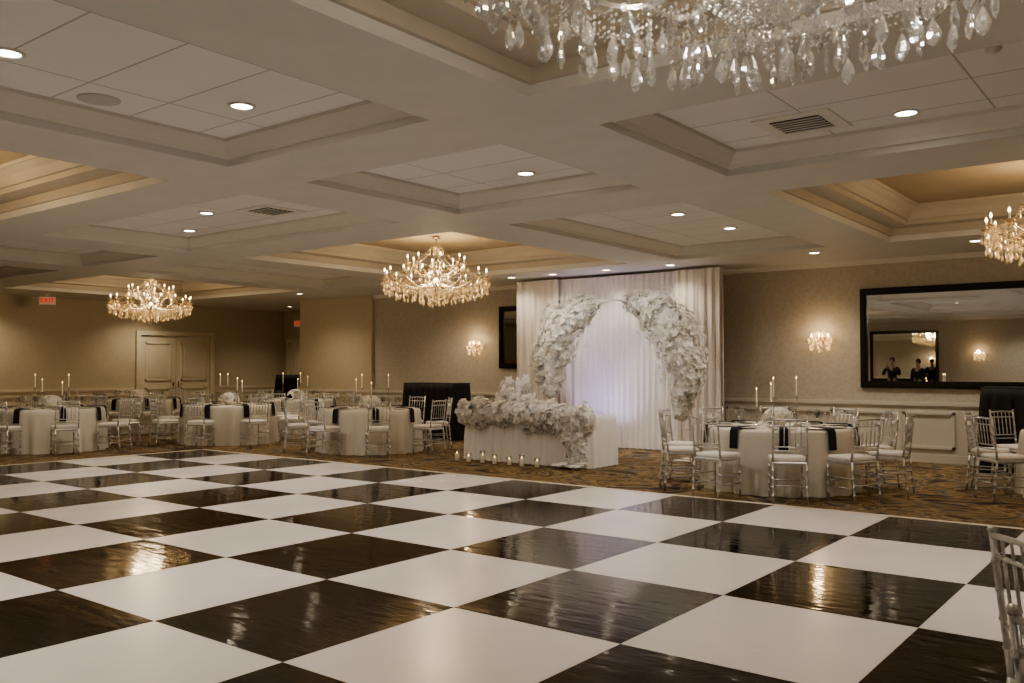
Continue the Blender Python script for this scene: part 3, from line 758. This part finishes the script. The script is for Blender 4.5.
# ---------------------------------------------------------------- recessed lights and ceiling fittings
def dl(b): b.lathe([(.078, .12), (.078, .002), (.105, 0), (.105, -.008), (.082, -.012), (.076, -.002), (.074, .10)], 28)
dlM = mk(dl, ['whitep'], 'trim_ring'); lensM = mk(lambda b: b.lathe([(0, -.004), (.077, -.004)], 28), ['lens'], 'lens')
ZS = ZC
DL = [(-5.75, 4.05, PZ), (-5.95, 2.45, PZ), (-5.9, .8, PZ), (-5.45, 7.25, PZ), (-1.8, 7.35, PZ), (.2, 6.7, PZ), (-5.35, 10.4, PZ), (-5.3, 11.9, PZ), (-10.1, 6.6, PZ), (-11.6, 7.3, PZ), (-8.45, 7.2, PZ),
      (-14.5, 10.2, PZ), (-14.5, 12.0, PZ), (-14.5, 6.7, PZ), (-14.5, 2.5, PZ), (-18.9, 6.7, PZ), (-5.6, -2, PZ),
      (-4.75, 13.8, ZS), (-8.6, 13.9, ZS), (-9.8, 13.9, ZS), (-7.3, 13.9, ZS), (-10.8, 13.9, ZS), (-17.2, 13.8, ZS), (-2.5, 13.9, ZS), (-13.2, 13.9, ZS), (-21.0, 16.5, ZS), (-14.5, -2, PZ), (3.2, 2.5, PZ), (3.2, 10, PZ), (-22.2, 9.0, ZS), (-22.2, 13.0, ZS), (-1.2, -2, PZ), (-10.1, -2, PZ), (-12, -4.6, ZS), (-5, -4.6, ZS)]  # rear ones and the left-wall pair are added to brighten mirror view and wall
rl0 = thing('recessed_light', dlM, DL[0], label='round recessed ceiling downlight glowing warm white', cat='ceiling light', group='recessed ceiling downlights'); part('lens', lensM, rl0)
for p in DL[1:]: copy_tree(rl0, p, 0)
for i, p in enumerate(DL):
    e = 125 if p[1] < 9 else 100
    if p[2] == ZS and -12 < p[0] < -6: e = 42
    light('SPOT', (p[0], p[1], p[2]-.03), e, (1, .91, .79) if p[0] > -12 else (1, .86, .68), spot_size=2.4, spot_blend=.8, shadow_soft_size=.07)
b = MB(); b.box(-.31, .31, -.31, .31, -.012, 0)
av = thing('air_vent', b.build('vent_plate', ['ventp']), (-2.55, 7.15, PZ), label='square metal ceiling air vent with louvers', cat='air vent')
b = MB(); b.box(-.2, .2, -.2, .2, -.016, -.0121, 1)  # solid dark sheet painted as the shaded slots behind the slats
for k in range(6): y = -.17+.068*k; b.box(-.2, .2, y-.008, y+.008, -.024, -.0161, 0)
part('louvers', b.build('louvers', ['ventp', 'dark']), av)
av2 = copy_tree(av, (-9.3, 7.0, PZ), 0)
b = MB(); b.lathe([(.15, 0), (.15, -.006), (.135, -.01), (0, -.012)], 32)
M['grille'] = mat('speaker_grille', (.58, .56, .52), .6)
spm = b.build('speaker_grille', ['grille'])
for p in ((-6.45, 3.3, PZ), (-5.6, 9.3, PZ)): thing('ceiling_speaker', spm, p, label='round perforated ceiling speaker grille', cat='speaker', group='ceiling speakers')
b = MB(); b.lathe([(.05, 0), (.05, -.01), (.03, -.03), (0, -.035)], 20)
thing('smoke_detector', b.build('detector', ['whitep']), (-1.0, 6.2, PZ), label='small round ceiling smoke detector', cat='smoke detector')

def exit_sign(loc, rz, top):
    b = MB(); b.box(-.18, .18, -.02, .02, -.095, .095); b.tube([(0, 0, .095), (0, 0, top)], .01, 6) if top > .12 else None
    b.box(-.06, .06, -.03, .03, top-.012, top) if top > .12 else None
    o = thing('exit_sign', b.build('sign_box', ['exitf']), loc, rz, 'lit exit sign with red letters near the ceiling', 'exit sign', 'exit signs')
    cu = bpy.data.curves.new('t', 'FONT'); cu.body = 'EXIT'; cu.size = .155; cu.align_x = 'CENTER'; cu.align_y = 'CENTER'; cu.extrude = .003; cu.offset = .003
    tmp = bpy.data.objects.new('t', cu); C.objects.link(tmp); bpy.context.view_layer.update()
    me = bpy.data.meshes.new_from_object(tmp.evaluated_get(bpy.context.evaluated_depsgraph_get())); bpy.data.objects.remove(tmp)
    me.materials.clear(); me.materials.append(M['exitr'])
    part('lettering', me, o, (0, -.024, 0), (pi/2, 0, 0), label='red letters reading EXIT')
exit_sign((-22.3, 10.2, ZC-.15), pi/2-.45, .15)
exit_sign((-22.4, YR-.08, 2.9), 0, .1)

# ---------------------------------------------------------------- black bars / service tables
def bar(name, x0, x1, y0, y1, h, lbl):
    cx, cy = (x0+x1)/2, (y0+y1)/2; w, d = (x1-x0)/2, (y1-y0)/2
    b = MB(); b.box(-w+.03, w-.03, -d+.03, d-.03, .02, h-.03)
    o = thing(name, b.build('body', ['blackgloss']), (cx, cy, 0), label=lbl, cat='bar table'); part('cloth_cover', rect_cloth(-w, w, -d, d, h-.008, 'black', .035), o)
    b = MB(); b.bevbox(-w+.004, w-.004, -d+.004, d-.004, h-.008, h+.008, .006); part('counter_top', b.build('counter_top', ['black']), o)
    return o
bar('service_bar', -13.65, -12.2, 13.75, 14.3, 1.18, 'black-draped service bar standing by the wall')
bar('service_bar', -21.4, -19.4, 16.3, 16.9, 1.3, 'long black-draped service bar in the recess')
bar('service_bar', -2.55, .2, 14.3, 14.95, 1.22, 'black-draped service bar beneath the framed mirror')

# ---------------------------------------------------------------- people (seen only in the mirrors)
def person(loc, rz, lbl, h=1.0, raise_arm=False):
    J = {'pel': (0, 0, .96, .13), 'sp': (0, .0, 1.12, .125), 'ch': (0, 0, 1.32, .14), 'nk': (0, 0, 1.49, .055), 'hd0': (0, .01, 1.57, .065), 'hd1': (0, .015, 1.66, .085), 'hd2': (0, .01, 1.74, .06), 'nose': (0, .105, 1.635, .014)}
    E = [('pel', 'sp'), ('sp', 'ch'), ('ch', 'nk'), ('nk', 'hd0'), ('hd0', 'hd1'), ('hd1', 'hd2'), ('hd1', 'nose')]
    for s, n in ((-1, 'l'), (1, 'r')):
        J[n+'sh'] = (s*.19, 0, 1.42, .06); 
        if raise_arm: J[n+'el'] = (s*.27, .12, 1.2, .045); J[n+'wr'] = (s*.1, .3, 1.42, .03); hd = Vector((-s*.2, .1, .9))
        else: J[n+'el'] = (s*.24, -.02, 1.14, .045); J[n+'wr'] = (s*.23, .08, .9, .03); hd = Vector((0, .2, -.95))
        J[n+'hp'] = (s*.1, 0, .90, .095); J[n+'kn'] = (s*.11, .02, .5, .062); J[n+'an'] = (s*.12, -.01, .09, .042); J[n+'to'] = (s*.13, .15, .04, .038)
        hd.normalize(); wr = Vector(J[n+'wr'][:3]); pm = wr+hd*.07; J[n+'pm'] = (*pm, .032); side = Vector((1, 0, 0)).cross(hd).normalized()
        E += [('ch', n+'sh'), (n+'sh', n+'el'), (n+'el', n+'wr'), (n+'wr', n+'pm'), ('pel', n+'hp'), (n+'hp', n+'kn'), (n+'kn', n+'an'), (n+'an', n+'to')]
        for f in range(4):
            L = (.065, .08, .085, .07)[f]; o = pm+side*(.022*(f-1.5)); k = o+hd*L*.6; t_ = o+hd*L+Vector((-s*.02, .015, 0))
            J[f'{n}f{f}a'] = (*k, .009); J[f'{n}f{f}b'] = (*t_, .008); E += [(n+'pm', f'{n}f{f}a'), (f'{n}f{f}a', f'{n}f{f}b')]
        th_ = wr+hd*.04+side*.045; J[n+'tha'] = (*th_, .011); J[n+'thb'] = (*(th_+hd*.045), .009); E += [(n+'pm', n+'tha'), (n+'tha', n+'thb')]
    def skin(nm, keys, m, dr=0):
        ks = [k for k in J if k in keys]; ix = {k: i for i, k in enumerate(ks)}
        me = bpy.data.meshes.new(nm); me.from_pydata([J[k][:3] for k in ks], [(ix[a], ix[c]) for a, c in E if a in ix and c in ix], [])
        me.materials.append(M[m]); o = bpy.data.objects.new(nm, me); C.objects.link(o)
        md = o.modifiers.new('skin', 'SKIN'); 
        for k, sv in zip(ks, me.skin_vertices[0].data): r = J[k][3]+dr; sv.radius = (r, r*.8 if k in ('ch', 'sp', 'pel') else r); sv.use_root = (k == 'pel')
        md.use_smooth_shade = True; s2 = o.modifiers.new('sub', 'SUBSURF'); s2.levels = 1; s2.render_levels = 1; return o
    body = skin('person', set(J), 'skin'); body.location = loc; body.rotation_euler = (0, 0, rz); body['label'] = lbl; body['category'] = 'person'; body.scale = (h, h, h)
    cl = {'pel', 'sp', 'ch'}|{a+c for a in 'lr' for c in ('sh', 'el', 'wr', 'hp', 'kn', 'an', 'to')}
    su = skin('suit', cl, 'suit', .012); su.parent = body
    b = MB(); b.lathe([(.080, -.05), (.086, .0), (.080, .045), (.062, .082), (.034, .103), (0, .11)], 16, (0, -.012, 1.685)); part('hair', b.build('hair', ['hair']), body)
person((-8.8, -3.0, 0), 0, 'person in black clothing standing with hands raised', 1.06, True)
person((-8.0, -3.3, 0), .3, 'person in black clothing standing with arms down', 1.03)

# ---------------------------------------------------------------- backdrop spots and uplights, added fill spots on the arch
for x in (-9.3, -8.3, -7.2):
    light('SPOT', (x, 11.9, 3.22), 50, (1, .94, .88), spot_size=1.3, spot_blend=1, shadow_soft_size=.15).rotation_euler = (math.radians(48), 0, 0)
for x in (-9.6, -6.6):
    o = light('SPOT', (x, 8.5, 3.28), 260, (1, .95, .88), spot_size=.72, spot_blend=1, shadow_soft_size=.08)  # added fill spots without fixtures, brightening the arch flowers from the front
    o.rotation_euler = (Vector((-8.1, 12.4, 1.4))-Vector((x, 8.5, 3.28))).to_track_quat('-Z', 'Y').to_euler()
for x in (-9.4, -8.75):
    o = light('SPOT', (x, 13.75, .14), 55, (.60, .52, 1), spot_size=1.5, spot_blend=1, shadow_soft_size=.05)
    o.rotation_euler = (Vector((x+.25, 14.5, 1.5))-Vector((x, 13.75, .14))).to_track_quat('-Z', 'Y').to_euler()
b = MB(); b.lathe([(.05, 0), (.06, .02), (.055, .1), (.04, .12), (0, .12)], 14)
upm = b.build('uplight_body', ['black'])
for x in (-9.4, -8.75): thing('uplight', upm, (x, 13.75, 0), label='small black uplight on carpet before drape', cat='uplight', group='backdrop uplights')

w = bpy.data.worlds.new('world'); bpy.context.scene.world = w; w.use_nodes = True
w.node_tree.nodes['Background'].inputs[0].default_value = (.05, .045, .04, 1)
try: bpy.context.scene.view_settings.look = 'AgX - Medium High Contrast'
except Exception: pass

# ---------------------------------------------------------------- camera
cd = bpy.data.cameras.new('camera'); cam = bpy.data.objects.new('camera', cd); C.objects.link(cam)
cam.location = (0, 0, 1.5); cam.rotation_euler = (pi/2+.03, 0, .66); cd.lens = 890/1024*36; cd.sensor_width = 36; cd.clip_start = .05; cd.clip_end = 100
bpy.context.scene.camera = cam
